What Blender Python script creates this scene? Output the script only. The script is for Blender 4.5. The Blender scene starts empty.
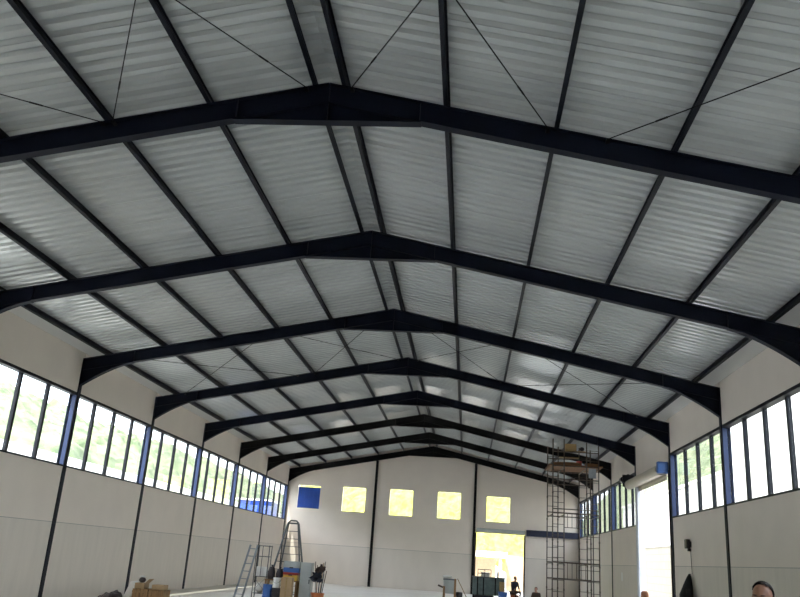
import bpy, bmesh, math, random
from mathutils import Vector, Matrix, noise
random.seed(7)
scene = bpy.context.scene
COL = scene.collection

# ------------------------------------------------------------------ measures
HW, ZE, ZR = 9.396, 6.978, 8.9485          # half width, frame height at wall, at ridge
SL = (ZR - ZE) / HW
SILL, LINT = 3.77, 5.84
BAY = 6.0
def FY(k): return 11.022 + BAY * (k - 1)
YEND = FY(8) + 0.12
YFRONT = FY(-2)
def zf(x): return ZR - SL * abs(x)
SEC = math.sqrt(1 + SL * SL)

# ------------------------------------------------------------------ materials
def mat(name, col, rough=0.6, metal=0.0, var=0.0, scale=6.0, bump=0.0, spec=0.5, col2=None, stretch=None, detail=4):
    m = bpy.data.materials.new(name); m.use_nodes = True
    nt = m.node_tree; b = nt.nodes['Principled BSDF']
    b.inputs['Base Color'].default_value = (*col, 1)
    b.inputs['Roughness'].default_value = rough
    b.inputs['Metallic'].default_value = metal
    b.inputs['Specular IOR Level'].default_value = spec
    tc = nt.nodes.new('ShaderNodeTexCoord'); mp = nt.nodes.new('ShaderNodeMapping')
    nt.links.new(tc.outputs['Object'], mp.inputs[0])
    if stretch: mp.inputs['Scale'].default_value = stretch
    nz = nt.nodes.new('ShaderNodeTexNoise'); nz.inputs['Scale'].default_value = scale; nz.inputs['Detail'].default_value = detail
    nt.links.new(mp.outputs[0], nz.inputs['Vector'])
    if var or col2:
        r = nt.nodes.new('ShaderNodeValToRGB')
        c2 = col2 or tuple(c * (1 - var) for c in col)
        r.color_ramp.elements[0].position = 0.35; r.color_ramp.elements[0].color = (*c2, 1)
        r.color_ramp.elements[1].position = 0.65; r.color_ramp.elements[1].color = (*col, 1)
        nt.links.new(nz.outputs['Fac'], r.inputs[0]); nt.links.new(r.outputs[0], b.inputs['Base Color'])
    if bump:
        bp = nt.nodes.new('ShaderNodeBump'); bp.inputs['Strength'].default_value = bump; bp.inputs['Distance'].default_value = 0.02
        nt.links.new(nz.outputs['Fac'], bp.inputs['Height']); nt.links.new(bp.outputs[0], b.inputs['Normal'])
    return m

M = {}
M['steel'] = mat('navy_painted_steel', (0.004, 0.007, 0.019), 0.55, var=0.25, scale=2, spec=0.18)
M['purlin'] = mat('dark_blue_purlin_steel', (0.005, 0.0075, 0.015), 0.5, var=0.2, scale=2, spec=0.2)
M['steel_daylit'] = mat('daylit_navy_steel', (0.013, 0.034, 0.12), 0.5, var=0.15, scale=2)  # navy steel again, brightened to carry window daylight on the column reveals
M['charcoal'] = mat('charcoal_steel', (0.0065, 0.006, 0.007), 0.55, var=0.25, scale=2, spec=0.18)
M['beam'] = mat('navy_beam_paint', (0.006, 0.012, 0.045), 0.5)
M['mullion'] = mat('dark_window_steel', (0.006, 0.008, 0.013), 0.5, spec=0.2)
M['roof'] = mat('white_roof_sheet', (0.57, 0.60, 0.605), 0.21, metal=0.2, var=0.07, scale=0.6)
M['lining'] = mat('white_eave_lining', (0.72, 0.73, 0.72), 0.5)
M['wall'] = mat('white_wall_panel', (0.80, 0.725, 0.655), 0.75, var=0.04, scale=1.2, bump=0.1)
M['wall_low'] = mat('grey_white_lower_panel', (0.74, 0.68, 0.615), 0.75, var=0.06, scale=1.5, bump=0.1, stretch=(1, 2.5, 0.35))
M['seam'] = mat('panel_joint', (0.35, 0.34, 0.32), 0.8)
M['floor'] = mat('polished_concrete', (0.76, 0.73, 0.67), 0.40, var=0.10, scale=0.5, bump=0.03)
M['galv'] = mat('galvanised_steel', (0.50, 0.53, 0.58), 0.5, var=0.1)
M['shutter'] = mat('beige_shutter_metal', (0.50, 0.46, 0.38), 0.5, metal=0.2, var=0.08)
M['brown_steel'] = mat('brown_steel', (0.06, 0.04, 0.03), 0.6)
M['tube'] = mat('scaffold_tube', (0.085, 0.075, 0.065), 0.55, metal=0.3, var=0.4, scale=8, col2=(0.06, 0.035, 0.02))
M['alu'] = mat('aluminium', (0.32, 0.36, 0.40), 0.4, metal=0.5, var=0.2)
M['dark_alu'] = mat('dark_aluminium', (0.10, 0.11, 0.12), 0.45, metal=0.4)
M['plank'] = mat('timber_plank', (0.24, 0.11, 0.04), 0.7, var=0.5, scale=5, stretch=(0.5, 8, 8))
M['plank_y'] = mat('yellow_timber', (0.38, 0.26, 0.11), 0.7, var=0.3, scale=5, stretch=(0.5, 8, 8))
M['wood'] = mat('brown_crate_wood', (0.33, 0.19, 0.08), 0.75, var=0.4, scale=4, stretch=(8, 8, 0.6))
M['card'] = mat('cardboard', (0.42, 0.29, 0.16), 0.8, var=0.12)
M['white'] = mat('white_plastic', (0.80, 0.80, 0.78), 0.5)
M['black'] = mat('black_fabric', (0.012, 0.010, 0.014), 0.8, var=0.3, bump=0.3)
M['blackp'] = mat('black_plastic', (0.015, 0.015, 0.02), 0.4)
M['sack'] = mat('dark_sack', (0.02, 0.012, 0.015), 0.45, bump=0.5, scale=12)
M['blue'] = mat('blue_plastic', (0.04, 0.13, 0.40), 0.45)
M['bluesheet'] = mat('blue_sheet', (0.008, 0.07, 0.42), 0.45, var=0.15, scale=2)
M['grey'] = mat('grey_painted_metal', (0.42, 0.45, 0.44), 0.5, var=0.12, scale=3)
M['green_grey'] = mat('green_grey_metal', (0.14, 0.19, 0.19), 0.5, var=0.35, scale=4)
M['orange'] = mat('orange_plastic', (0.52, 0.16, 0.05), 0.5)
M['red'] = mat('red_plastic', (0.35, 0.04, 0.03), 0.5)
M['yellow'] = mat('yellow_plastic', (0.65, 0.42, 0.06), 0.5)
M['terra'] = mat('terracotta', (0.50, 0.22, 0.12), 0.7)
M['skin'] = mat('skin', (0.42, 0.21, 0.14), 0.5)
M['hair'] = mat('dark_brown_hair', (0.020, 0.010, 0.007), 0.6, bump=0.6, scale=60)
M['cloth_navy'] = mat('dark_navy_cloth', (0.015, 0.018, 0.03), 0.85)
M['cloth_brown'] = mat('dark_brown_cloth', (0.05, 0.03, 0.022), 0.85)
M['cloth_grey'] = mat('grey_cloth', (0.16, 0.17, 0.18), 0.85)
M['jeans'] = mat('denim', (0.04, 0.06, 0.12), 0.85)
M['shoe'] = mat('dark_shoe', (0.02, 0.015, 0.012), 0.6)
M['eye'] = mat('eye_white', (0.7, 0.68, 0.65), 0.3)
M['lip'] = mat('lips', (0.30, 0.10, 0.08), 0.5)
M['hill'] = mat('sunlit_foliage', (0.36, 0.34, 0.06), 0.9, col2=(0.15, 0.18, 0.02), scale=1.6, detail=8)
M['hill_pale'] = mat('pale_foliage', (0.19, 0.21, 0.13), 0.9, col2=(0.07, 0.10, 0.045), scale=0.6, detail=8)
M['render'] = mat('cream_render', (0.50, 0.40, 0.27), 0.9, var=0.1)
M['ext_white'] = mat('white_render', (0.80, 0.80, 0.78), 0.9, var=0.05)
M['ground'] = mat('pale_yard_ground', (0.42, 0.42, 0.41), 0.9, var=0.15)
M['earth'] = mat('pale_earth_bank', (0.34, 0.25, 0.14), 0.9, var=0.3, scale=0.8)

# block wall with brick joints
m = bpy.data.materials.new('cream_block_wall'); m.use_nodes = True
nt = m.node_tree; tc = nt.nodes.new('ShaderNodeTexCoord'); mp = nt.nodes.new('ShaderNodeMapping')
mp.inputs['Rotation'].default_value = (0, math.radians(90), math.radians(90))
bk = nt.nodes.new('ShaderNodeTexBrick'); bk.inputs['Scale'].default_value = 1.0
bk.inputs['Color1'].default_value = (0.20, 0.19, 0.15, 1); bk.inputs['Color2'].default_value = (0.225, 0.21, 0.165, 1); bk.inputs['Mortar'].default_value = (0.12, 0.115, 0.095, 1)
bk.inputs['Brick Width'].default_value = 1.0; bk.inputs['Row Height'].default_value = 0.5; bk.inputs['Mortar Size'].default_value = 0.015
nt.links.new(tc.outputs['Object'], mp.inputs[0]); nt.links.new(mp.outputs[0], bk.inputs['Vector']); nt.links.new(bk.outputs[0], nt.nodes['Principled BSDF'].inputs['Base Color'])
nt.nodes['Principled BSDF'].inputs['Roughness'].default_value = 0.9
M['block'] = m

# window glass: clear with fresnel reflection
m = bpy.data.materials.new('window_glass'); m.use_nodes = True; nt = m.node_tree
for n in list(nt.nodes): nt.nodes.remove(n)
o = nt.nodes.new('ShaderNodeOutputMaterial'); mx = nt.nodes.new('ShaderNodeMixShader'); fr = nt.nodes.new('ShaderNodeLayerWeight'); pw = nt.nodes.new('ShaderNodeMath'); ml = nt.nodes.new('ShaderNodeMath')
tr = nt.nodes.new('ShaderNodeBsdfTransparent'); gl = nt.nodes.new('ShaderNodeBsdfGlossy')
tr.inputs[0].default_value = (0.95, 0.97, 0.96, 1); gl.inputs['Roughness'].default_value = 0.02; fr.inputs[0].default_value = 0.5; pw.operation = 'POWER'; pw.inputs[1].default_value = 4.5; ml.operation = 'MULTIPLY_ADD'; ml.inputs[1].default_value = .9; ml.inputs[2].default_value = .04
nt.links.new(fr.outputs['Facing'], pw.inputs[0]); nt.links.new(pw.outputs[0], ml.inputs[0]); nt.links.new(ml.outputs[0], mx.inputs[0]); nt.links.new(tr.outputs[0], mx.inputs[1]); nt.links.new(gl.outputs[0], mx.inputs[2]); nt.links.new(mx.outputs[0], o.inputs[0])
M['glass'] = m

# ------------------------------------------------------------------ mesh helpers
def BM(): return bmesh.new()
def obj(name, bm, m, parent=None, smooth=False, loc=None):
    me = bpy.data.meshes.new(name); bmesh.ops.recalc_face_normals(bm, faces=bm.faces)
    if smooth:
        for f in bm.faces: f.smooth = True
    bm.to_mesh(me); bm.free()
    ms = m if isinstance(m, (list, tuple)) else [m]
    for x in ms: me.materials.append(M[x])
    o = bpy.data.objects.new(name, me); COL.objects.link(o)
    if parent is not None:
        o.parent = parent; o.location = -Vector(parent['_w']) if '_w' in parent.keys() else (0, 0, 0)
    return o
# parts are built in world coordinates; the parent Empty stands at the thing's base, children are offset back
ROOTS = []
def thing(name, label, cat, base, group=None):
    o = bpy.data.objects.new(name, None); COL.objects.link(o); o.empty_display_size = 0.2
    o.location = base; o['_w'] = tuple(base); o['label'] = label; o['category'] = cat
    if group: o['group'] = group
    ROOTS.append(o); return o
def tag(o, label, cat, group=None):
    o['label'] = label; o['category'] = cat
    if group: o['group'] = group
    return o
def sub(name, bm, m, part, smooth=False):
    o = obj(name, bm, m, None, smooth); o.parent = part; return o
def centre(o, base):
    b = Vector(base); o.data.transform(Matrix.Translation(-b)); o.location = b; return o
def struct(o): o['kind'] = 'structure'; return o

def box(bm, a, b, mi=0, rot=None):
    a, b = Vector(a), Vector(b); c = (a + b) / 2; d = b - a
    r = bmesh.ops.create_cube(bm, size=1.0)
    T = Matrix.Translation(c) @ (rot.to_4x4() if rot else Matrix()) @ Matrix.Diagonal((abs(d.x), abs(d.y), abs(d.z), 1))
    bmesh.ops.transform(bm, matrix=T, verts=r['verts'])
    for f in {f for v in r['verts'] for f in v.link_faces}: f.material_index = mi
    return r['verts']
def bevel(bm, w=0.01, seg=2):
    bmesh.ops.bevel(bm, geom=list(bm.edges), offset=w, segments=seg, affect='EDGES', profile=0.5); return bm
def tube(bm, p, q, r, n=8, r2=None, mi=0, cap=True):
    p, q = Vector(p), Vector(q); d = q - p; L = d.length
    if L < 1e-6: return
    res = bmesh.ops.create_cone(bm, cap_ends=cap, segments=n, radius1=r, radius2=r if r2 is None else r2, depth=L)
    T = Matrix.Translation((p + q) / 2) @ d.to_track_quat('Z', 'Y').to_matrix().to_4x4()
    bmesh.ops.transform(bm, matrix=T, verts=res['verts'])
    for f in {f for v in res['verts'] for f in v.link_faces}: f.material_index = mi
def ball(bm, c, r, s=(1, 1, 1), seg=16, mi=0, rot=None):
    res = bmesh.ops.create_uvsphere(bm, u_segments=seg, v_segments=max(8, seg // 2 + 2), radius=r)
    T = Matrix.Translation(Vector(c)) @ (rot.to_4x4() if rot else Matrix()) @ Matrix.Diagonal((*s, 1))
    bmesh.ops.transform(bm, matrix=T, verts=res['verts'])
    for f in {f for v in res['verts'] for f in v.link_faces}: f.material_index = mi
def bar(bm, p, q, w, h, mi=0):      # rectangular bar from p to q
    p, q = Vector(p), Vector(q); d = q - p
    r = bmesh.ops.create_cube(bm, size=1.0)
    T = Matrix.Translation((p + q) / 2) @ d.to_track_quat('Z', 'Y').to_matrix().to_4x4() @ Matrix.Diagonal((w, h, d.length, 1))
    bmesh.ops.transform(bm, matrix=T, verts=r['verts'])
    for f in {f for v in r['verts'] for f in v.link_faces}: f.material_index = mi
def prism_y(bm, pts, y0, y1, mi=0):  # polygon in xz swept along y
    a = [bm.verts.new((x, y0, z)) for x, z in pts]; b = [bm.verts.new((x, y1, z)) for x, z in pts]
    fs = [bm.faces.new(a), bm.faces.new(b[::-1])]
    for i in range(len(pts)):
        j = (i + 1) % len(pts); fs.append(bm.faces.new((a[i], b[i], b[j], a[j])))
    for f in fs: f.material_index = mi
def strip_y(bm, pts, y0, y1, t, up=True):  # thin plate following polyline in xz, thickness t upward
    tp = [(x, z + (t if up else -t)) for x, z in pts]
    for i in range(len(pts) - 1):
        prism_y(bm, [pts[i], pts[i + 1], tp[i + 1], tp[i]], y0, y1)
def lathe(bm, c, prof, n=20, mi=0):
    rings = []
    for r, z in prof:
        rings.append([bm.verts.new((c[0] + r * math.cos(2 * math.pi * i / n), c[1] + r * math.sin(2 * math.pi * i / n), c[2] + z)) for i in range(n)])
    for a, b in zip(rings, rings[1:]):
        for i in range(n):
            bm.faces.new((a[i], a[(i + 1) % n], b[(i + 1) % n], b[i])).material_index = mi
    bm.faces.new(rings[0][::-1]); bm.faces.new(rings[-1])

# ------------------------------------------------------------------ shell: floor, ceiling, walls
bm = BM(); box(bm, (-HW - .25, YFRONT - .2, -0.2), (HW + .25, YEND + .2, 0)); struct(obj('floor', bm, 'floor'))

def roof_side(s):
    bm = BM(); xs = [0.0, HW + 0.32]
    y = YFRONT - 0.2; prof = []
    Y0 = math.floor(YFRONT) - 0.97
    n = int((YEND + 0.4 - Y0))
    for i in range(n + 1):
        b = Y0 + i
        prof += [(b + 0.0, 0.030), (b + 0.008, 0.030), (b + 0.009, 0.0)]
        for j in range(4):
            q = b + j * 0.25
            if j: prof.append((q, 0.0))
            prof += [(q + .11, 0.0), (q + .145, 0.060), (q + .205, 0.060)]
            if j < 3: prof.append((q + .24, 0.0))
        prof.append((b + .99, 0.0))
    prof = [(yy, h) for yy, h in prof if yy < YEND + .3]
    base = 0.165 * SEC
    low = []; top = []
    for x in xs:
        z = ZR - SL * x + base
        low.append([bm.verts.new((s * x, yy, z + h)) for yy, h in prof])
    for i in range(len(prof) - 1):
        bm.faces.new((low[0][i], low[0][i + 1], low[1][i + 1], low[1][i]))
    # outer skin, closing the sheet to a real thickness
    z0 = ZR + base + 0.09; z1 = ZR - SL * xs[1] + base + 0.09
    a = [bm.verts.new(v) for v in ((0, prof[0][0], z0), (0, prof[-1][0], z0), (s * xs[1], prof[-1][0], z1), (s * xs[1], prof[0][0], z1))]
    bm.faces.new(a)
    return struct(obj('ceiling', bm, 'roof'))
roof_side(-1); roof_side(1)

for s_ in (-1, 1):
    bm = BM(); xs_ = (s_ * 8.84, s_ * (HW + .0))
    prism_y(bm, [(x, zf(x) + h) for x, h in ((xs_[0], .1645), (xs_[1], .1645), (xs_[1], .1680), (xs_[0], .1680))], YFRONT, YEND)
    struct(obj('trim_%d' % (3 if s_ < 0 else 4), bm, 'lining'))
def wall_top(x): return ZR - SL * abs(x) + 0.165 * SEC - 0.004
DOOR_Z = 5.15
def side_wall(s, name):
    bm = BM(); x0, x1 = s * (HW + .004), s * (HW + .20)
    for k in range(-2, 8):
        a, b = FY(k) + .02, FY(k + 1) - .02
        door = (s > 0 and k == 4)
        if not door:
            box(bm, (x0, a, 0.0), (x1, b, 2.15), 1)
            box(bm, (x0 + s * .012, a, 2.15), (x1, b, 2.165), 2)
            box(bm, (x0, a, 2.165), (x1, b, SILL - .05), 0)
        zt = LINT + 0.08
        pts = [(x0, zt), (x1, zt), (x1, wall_top(x1)), (x0, wall_top(x0))]
        prism_y(bm, pts, a, b, 0)
    return struct(obj(name, bm, ['wall', 'wall_low', 'seam']))
side_wall(-1, 'wall_left'); side_wall(1, 'wall_right')

# far gable wall with openings; grid of cells
EW = [(-8.72, -7.25, 4.52, 5.98), (-5.76, -4.25, 4.49, 6.03), (-2.66, -1.16, 4.43, 6.06), (0.45, 1.93, 4.43, 6.08), (3.59, 5.08, 4.41, 5.97)]
ED = (2.90, 6.05, 0.0, 3.74)
def gable(name, y0, y1, holes):
    bm = BM()
    zs = sorted({0.0, 2.33, 2.35, 6.9} | {h[2] for h in holes} | {h[3] for h in holes})
    xs = sorted({-HW - .2, HW + .2} | {h[0] for h in holes} | {h[1] for h in holes})
    for i in range(len(xs) - 1):
        for j in range(len(zs) - 1):
            cx, cz = (xs[i] + xs[i + 1]) / 2, (zs[j] + zs[j + 1]) / 2
            if any(h[0] < cx < h[1] and h[2] < cz < h[3] for h in holes): continue
            mi = 1 if cz < 2.33 else (2 if cz < 2.35 else 0)
            box(bm, (xs[i], y0, zs[j]), (xs[i + 1], y1, zs[j + 1]), mi)
    e = HW + .2
    prism_y(bm, [(-e, 6.9), (e, 6.9), (e, wall_top(e)), (0, wall_top(0)), (-e, wall_top(e))], y0, y1, 0)
    return struct(obj(name, bm, ['wall', 'wall_low', 'seam']))
gable('wall_back', YEND, YEND + .2, EW + [ED])
gable('wall_front', YFRONT - .2, YFRONT, [])

# side window strips: one window per bay, three mullions and glass
wn = 0
for s, ks in ((-1, range(-2, 8)), (1, [k for k in range(-2, 8) if k != 4])):
    for k in ks:
        wn += 1
        a, b = FY(k) + .012, FY(k + 1) - .012
        xi, xo = s * (HW + .10), s * (HW + .20)
        bm = BM()
        box(bm, (s * (HW - .004), a, LINT), (s * (HW + .2), b, LINT + .08))
        box(bm, (s * (HW - .004), a, SILL - .05), (s * (HW + .2), b, SILL))
        fr = struct(obj('window_%d' % wn, bm, 'mullion'))
        for i in (1, 2, 3):
            y = FY(k) + 1.5 * i + random.uniform(-.015, .015)
            bm = BM(); box(bm, (xi, y - .05, SILL), (xo, y + .05, LINT)); sub('mullion', bm, 'mullion', fr)
        for i in range(4):
            y0_, y1_ = FY(k) + 1.5 * i + .05, FY(k) + 1.5 * (i + 1) - .05
            bm = BM(); box(bm, (s * (HW + .145), y0_, SILL), (s * (HW + .151), y1_, LINT)); sub('glass_pane', bm, 'glass', fr)

# ------------------------------------------------------------------ steel frames
FRLAB = {0: 'navy steel roof frame nearest the camera, above the top edge of the view',
 1: 'nearest visible navy steel roof frame, its wide rafter crossing the top of the view',
 2: 'second navy steel roof frame from the camera, its right knee at the right edge',
 3: 'third navy steel roof frame, first whose two wall columns both show',
 4: 'fourth navy steel roof frame, its right column at the near jamb of the side shutter door',
 5: 'fifth navy steel roof frame, its right column at the far jamb of the side shutter door',
 6: 'sixth steel roof frame, just behind the top of the scaffold tower',
 7: 'seventh steel roof frame, last one before the far gable wall',
 8: 'farthest steel frame, standing against the far gable wall'}
D, FW, T = 0.36, 0.17, 0.014
for k in range(0, 9):
    y = FY(k); near = k <= 8
    m1 = 'steel' if k < 6 else 'charcoal'
    t = thing('steel_roof_frame', FRLAB[k], 'roof frame', (0, y, 0), 'steel frames along the hall')
    X = HW - .02
    for s in (-1, 1):
        # rafter: I section
        bm = BM(); p = [(s * .006, ZR - .0015), (s * X, zf(X))]; q = [(a, b - D) for a, b in p]
        prism_y(bm, [p[0], p[1], q[1], q[0]], y - .005, y + .005)
        strip_y(bm, p, y - FW / 2, y + FW / 2, T, False); strip_y(bm, q, y - FW / 2, y + FW / 2, T, True)
        for xs in (1.47, 7.85):
            box(bm, (s * xs - .006, y - .08, zf(xs) - D + T), (s * xs + .006, y + .08, zf(xs) - T))
        obj('rafter', bm, m1, t)
        # eave haunch, concave underside
        bm = BM(); N = 10; top = []; bot = []
        for i in range(N + 1):
            u = i / N; x = 7.85 + (X - 7.85) * u
            top.append((s * x, zf(x) - D)); bot.append((s * x, zf(x) - D - .012 - .46 * u ** 1.7))
        prism_y(bm, top + bot[::-1], y - .005, y + .005); strip_y(bm, bot, y - FW / 2, y + FW / 2, T, True)
        obj('eave_haunch', bm, m1, t)
        # column: H section, inner flange proud of the wall
        bm = BM(); zt = zf(HW) ; zt2 = zf(HW + .2)
        box(bm, (s * (HW - .02), y - .10, 0), (s * (HW + .003), y + .10, zt))
        box(bm, (s * (HW + .003), y - .006, 0), (s * (HW + .185), y + .006, zt2))
        box(bm, (s * (HW + .203), y - .10, 0), (s * (HW + .22), y + .10, zt2))
        c = obj('column', bm, m1, t)
        # added boxes beside the web: daylight on navy steel put into a bright blue
        bm = BM()
        for q_ in (-1, 1):
            box(bm, (s * (HW + .005), y + q_ * .0065, SILL + .0), (s * (HW + .13), y + q_ * .085, LINT))
        sub('daylit_reveal', bm, 'steel_daylit', c)
        if k < 8 or True:
            pass
    # apex haunch
    bm = BM(); zb = zf(1.47) - D
    prism_y(bm, [(-1.47, zb), (1.47, zb), (0, zb + (ZR - D - zb))], y - .005, y + .005)
    strip_y(bm, [(-1.5, zb - .004), (1.5, zb - .004)], y - FW / 2, y + FW / 2, T, False)
    box(bm, (-.014, y - .085, zb), (.014, y + .085, ZR - T))
    obj('apex_haunch', bm, m1, t)

# gable posts on the far wall
for x, lab in ((-3.62, 'dark steel post on the far wall between the second and third windows'), (2.84, 'dark steel post on the far wall at the left jamb of the shutter door')):
    bm = BM(); zt = zf(x) - D - .005
    y1 = FY(8) - .09 if False else YEND - .001
    box(bm, (x - .08, YEND - .022, 0), (x + .08, YEND - .004, zt)); box(bm, (x - .006, YEND - .10, 0), (x + .006, YEND - .022, zt)); box(bm, (x - .08, YEND - .112, 0), (x + .08, YEND - .10, zt))
    tag(centre(obj('gable_post', bm, 'charcoal'), (x, YEND - .06, 0)), lab, 'post', 'posts on the far gable wall')

# purlins (I sections) on the frames
PX = [-8.715, -7.015, -5.31, -3.575, -1.93, -.235, .235, 1.87, 3.58, 5.33, 7.08, 8.77]
PN = ['outermost roof purlin on the left slope, nearest the left wall', 'second roof purlin in from the left wall', 'third roof purlin in from the left wall',
 'third roof purlin left of the ridge', 'second roof purlin left of the ridge', 'thin roof purlin just left of the ridge line', 'roof purlin just right of the ridge line',
 'second roof purlin right of the ridge, running almost straight up the view', 'third roof purlin right of the ridge', 'third roof purlin in from the right wall', 'second roof purlin in from the right wall', 'outermost roof purlin on the right slope, nearest the right wall']
PH, PW = 0.16, 0.070
for x, lab in zip(PX, PN):
    s = 1 if x > 0 else -1; th = math.atan(SL) * s
    ux, uz = math.cos(th), -math.sin(th)            # along the slope
    nx, nz = math.sin(th), math.cos(th)             # normal of the slope
    def P(a, b): return (x + ux * a + nx * b, zf(x) + uz * a + nz * b)
    bm = BM(); y0, y1 = YFRONT + .05, YEND - .01
    def rect(a0, a1, b0, b1): prism_y(bm, [P(a0, b0), P(a1, b0), P(a1, b1), P(a0, b1)], y0, y1)
    e = .002
    rect(-PW / 2, PW / 2, e, .012); rect(-.004, .004, .012, PH - .010); rect(-PW / 2, PW / 2, PH - .010, PH)
    tag(centre(obj('roof_purlin', bm, 'purlin'), (x, y0, zf(x))), 'dark ' + lab, 'purlin', 'purlins under the roof sheets')

# bracing rods
def rod(xa, ka, xb, kb, lab, drop):
    def pt(x, k):
        off = .12 if k == min(ka, kb) else -.12
        return Vector((x, FY(k) + off, zf(x) - .035 - drop))
    a, b = pt(xa, ka), pt(xb, kb)
    mid = Vector(((a.x + b.x) / 2, (a.y + b.y) / 2, 0)); sag = -.05
    t = thing('bracing_rod', lab, 'bracing rod', tuple(a), 'diagonal bracing rods under the roof')
    bm = BM(); tube(bm, a, b, .0095, 6); obj('rod', bm, 'charcoal', t)
    d = (b - a).normalized()
    bm = BM(); tube(bm, a + d * .9, a + d * 1.10, .014, 8); obj('turnbuckle', bm, 'charcoal', t)
    for e_, dd in ((a, -1), (b, 1)):
        kk = ka if e_ is a else kb
        bm = BM(); yf = FY(kk); yy = e_.y
        box(bm, (e_.x - .03, min(yf, yy) , e_.z - .02), (e_.x + .03, max(yf, yy), e_.z + .015)); obj('end_cleat', bm, 'charcoal', t)
for k, w in ((0, 'nearest bay'), (3, 'bay behind third frame')):
    for s, sd in ((-1, 'left'), (1, 'right')):
        o_ = ((3.65, 8.9), (4.35, 8.7))[s > 0] if k == 0 else (4.1, 8.5)
        rod(s * .37, k + 1, s * (3.35 if k == 0 else 3.6), k, f'thin roof rod, {w}, {sd} slope, inner cross, far end by the ridge', 0)
        rod(s * 3.45, k + 1, s * .37, k, f'thin roof rod, {w}, {sd} slope, inner cross, far end mid-slope', .03)
        rod(s * o_[0], k + 1, s * o_[1], k, f'thin roof rod, {w}, {sd} slope, outer cell, far end mid-slope', 0)
        if k: rod(s * 8.3, k + 1, s * 3.85, k, f'thin roof rod, {w}, {sd} slope, outer cell, far end by the eave', .03)

# ------------------------------------------------------------------ side shutter door, right wall
ya, yb = FY(4), FY(5)
t = thing('roller_shutter', 'beige rolled-up shutter drum above the tall side doorway in the right wall', 'roller shutter', (HW - .3, (ya + yb) / 2, 5.5))
bm = BM(); cx, cz, R = HW - .24, 5.38, .195
N = 28; pts = []
for i in range(N): pts.append((cx + R * math.cos(2 * math.pi * i / N), cz + R * math.sin(2 * math.pi * i / N)))
prism_y(bm, pts, ya + .35, yb + .15)
obj('shutter_drum', bm, 'shutter', t)
bm = BM()
for i in range(4):
    box(bm, (HW - .075, ya + .3, DOOR_Z - .12 + i * .1), (HW - .045, yb - .25, DOOR_Z - .03 + i * .1))
obj('curtain_end', bm, 'shutter', t)
bm = BM(); box(bm, (HW - .40, ya + .12, 5.24), (HW - .022, ya + .34, 5.64)); bevel(bm, .03, 2); obj('blue_motor_bracket', bm, 'blue', t)
bm = BM(); box(bm, (HW - .50, yb + .2, 5.3), (HW - .022, yb + .26, 5.8)); tube(bm, (HW - .45, yb + .26, 5.6), (HW - .45, yb + .6, 5.6), .13, 12); tube(bm, (HW - .25, yb + .26, 5.75), (HW - .25, yb + .5, 5.75), .09, 10)
obj('chain_drive', bm, 'blackp', t)
bm = BM(); box(bm, (HW - .14, yb - .95, 0), (HW - .01, yb - .50, 5.2)); box(bm, (HW - .17, yb - .84, 0), (HW - .14, yb - .74, 5.2)); obj('guide_rail', bm, 'galv', t)
bm = BM(); box(bm, (HW - .05, ya + .11, 0), (HW + .08, ya + .2, 5.35)); obj('guide_rail', bm, 'brown_steel', t)
# lintel and reveal for the door opening
bm = BM(); box(bm, (HW + .004, ya + .02, 5.3), (HW + .2, yb - .02, LINT + .08)); struct(obj('trim_1', bm, 'wall'))
bm = BM(); box(bm, (HW + .004, yb - .5, 0), (HW + .2, yb - .02, 5.3)); struct(obj('trim_2', bm, 'wall_low'))

# far shutter door
x0, x1, zt = ED[0], ED[1], ED[3]
t = thing('roller_shutter', 'slim light grey shutter box over the doorway in the far wall', 'roller shutter', ((x0 + x1) / 2, YEND - .15, zt + .1))
bm = BM(); box(bm, (x0 + .09, YEND - .30, zt + .03), (x1, YEND - .125, zt + .22)); bevel(bm, .02, 1); obj('shutter_box', bm, 'grey', t)
bm = BM(); box(bm, (x0 + .05, YEND - .10, zt - .04), (x1 - .05, YEND - .06, zt + .03)); obj('curtain_end', bm, 'shutter', t)
for xx in (x0 + .06, x1 - .02):
    bm = BM(); box(bm, (xx - .05, YEND - .10, 0), (xx + .05, YEND - .003, zt - .05)); obj('guide_rail', bm, 'brown_steel', t)
bm = BM(); box(bm, (x1 + .08, YEND - .16, 3.68), (HW - .03, YEND - .003, 4.02)); box(bm, (x1 + .08, YEND - .22, 4.01), (HW - .03, YEND - .003, 4.04)); box(bm, (x1 + .08, YEND - .22, 3.66), (HW - .03, YEND - .003, 3.69))
tag(centre(obj('steel_beam', bm, 'beam'), (7.7, YEND - .1, 3.6)), 'dark blue horizontal steel beam on the far wall right of the shutter doorway', 'beam')
# blue sheet in the first far window
bm = BM()
for i in range(10):
    xa = -8.70 + i * .144
    box(bm, (xa, YEND + .06 + .012 * (i % 2), 4.53), (xa + .144, YEND + .075 + .012 * (i % 2), 5.87))
tag(centre(obj('blue_sheet', bm, 'bluesheet'), (-8, YEND + .07, 4.53)), 'blue sheet filling all but the top of the leftmost far wall window', 'sheet')

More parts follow.
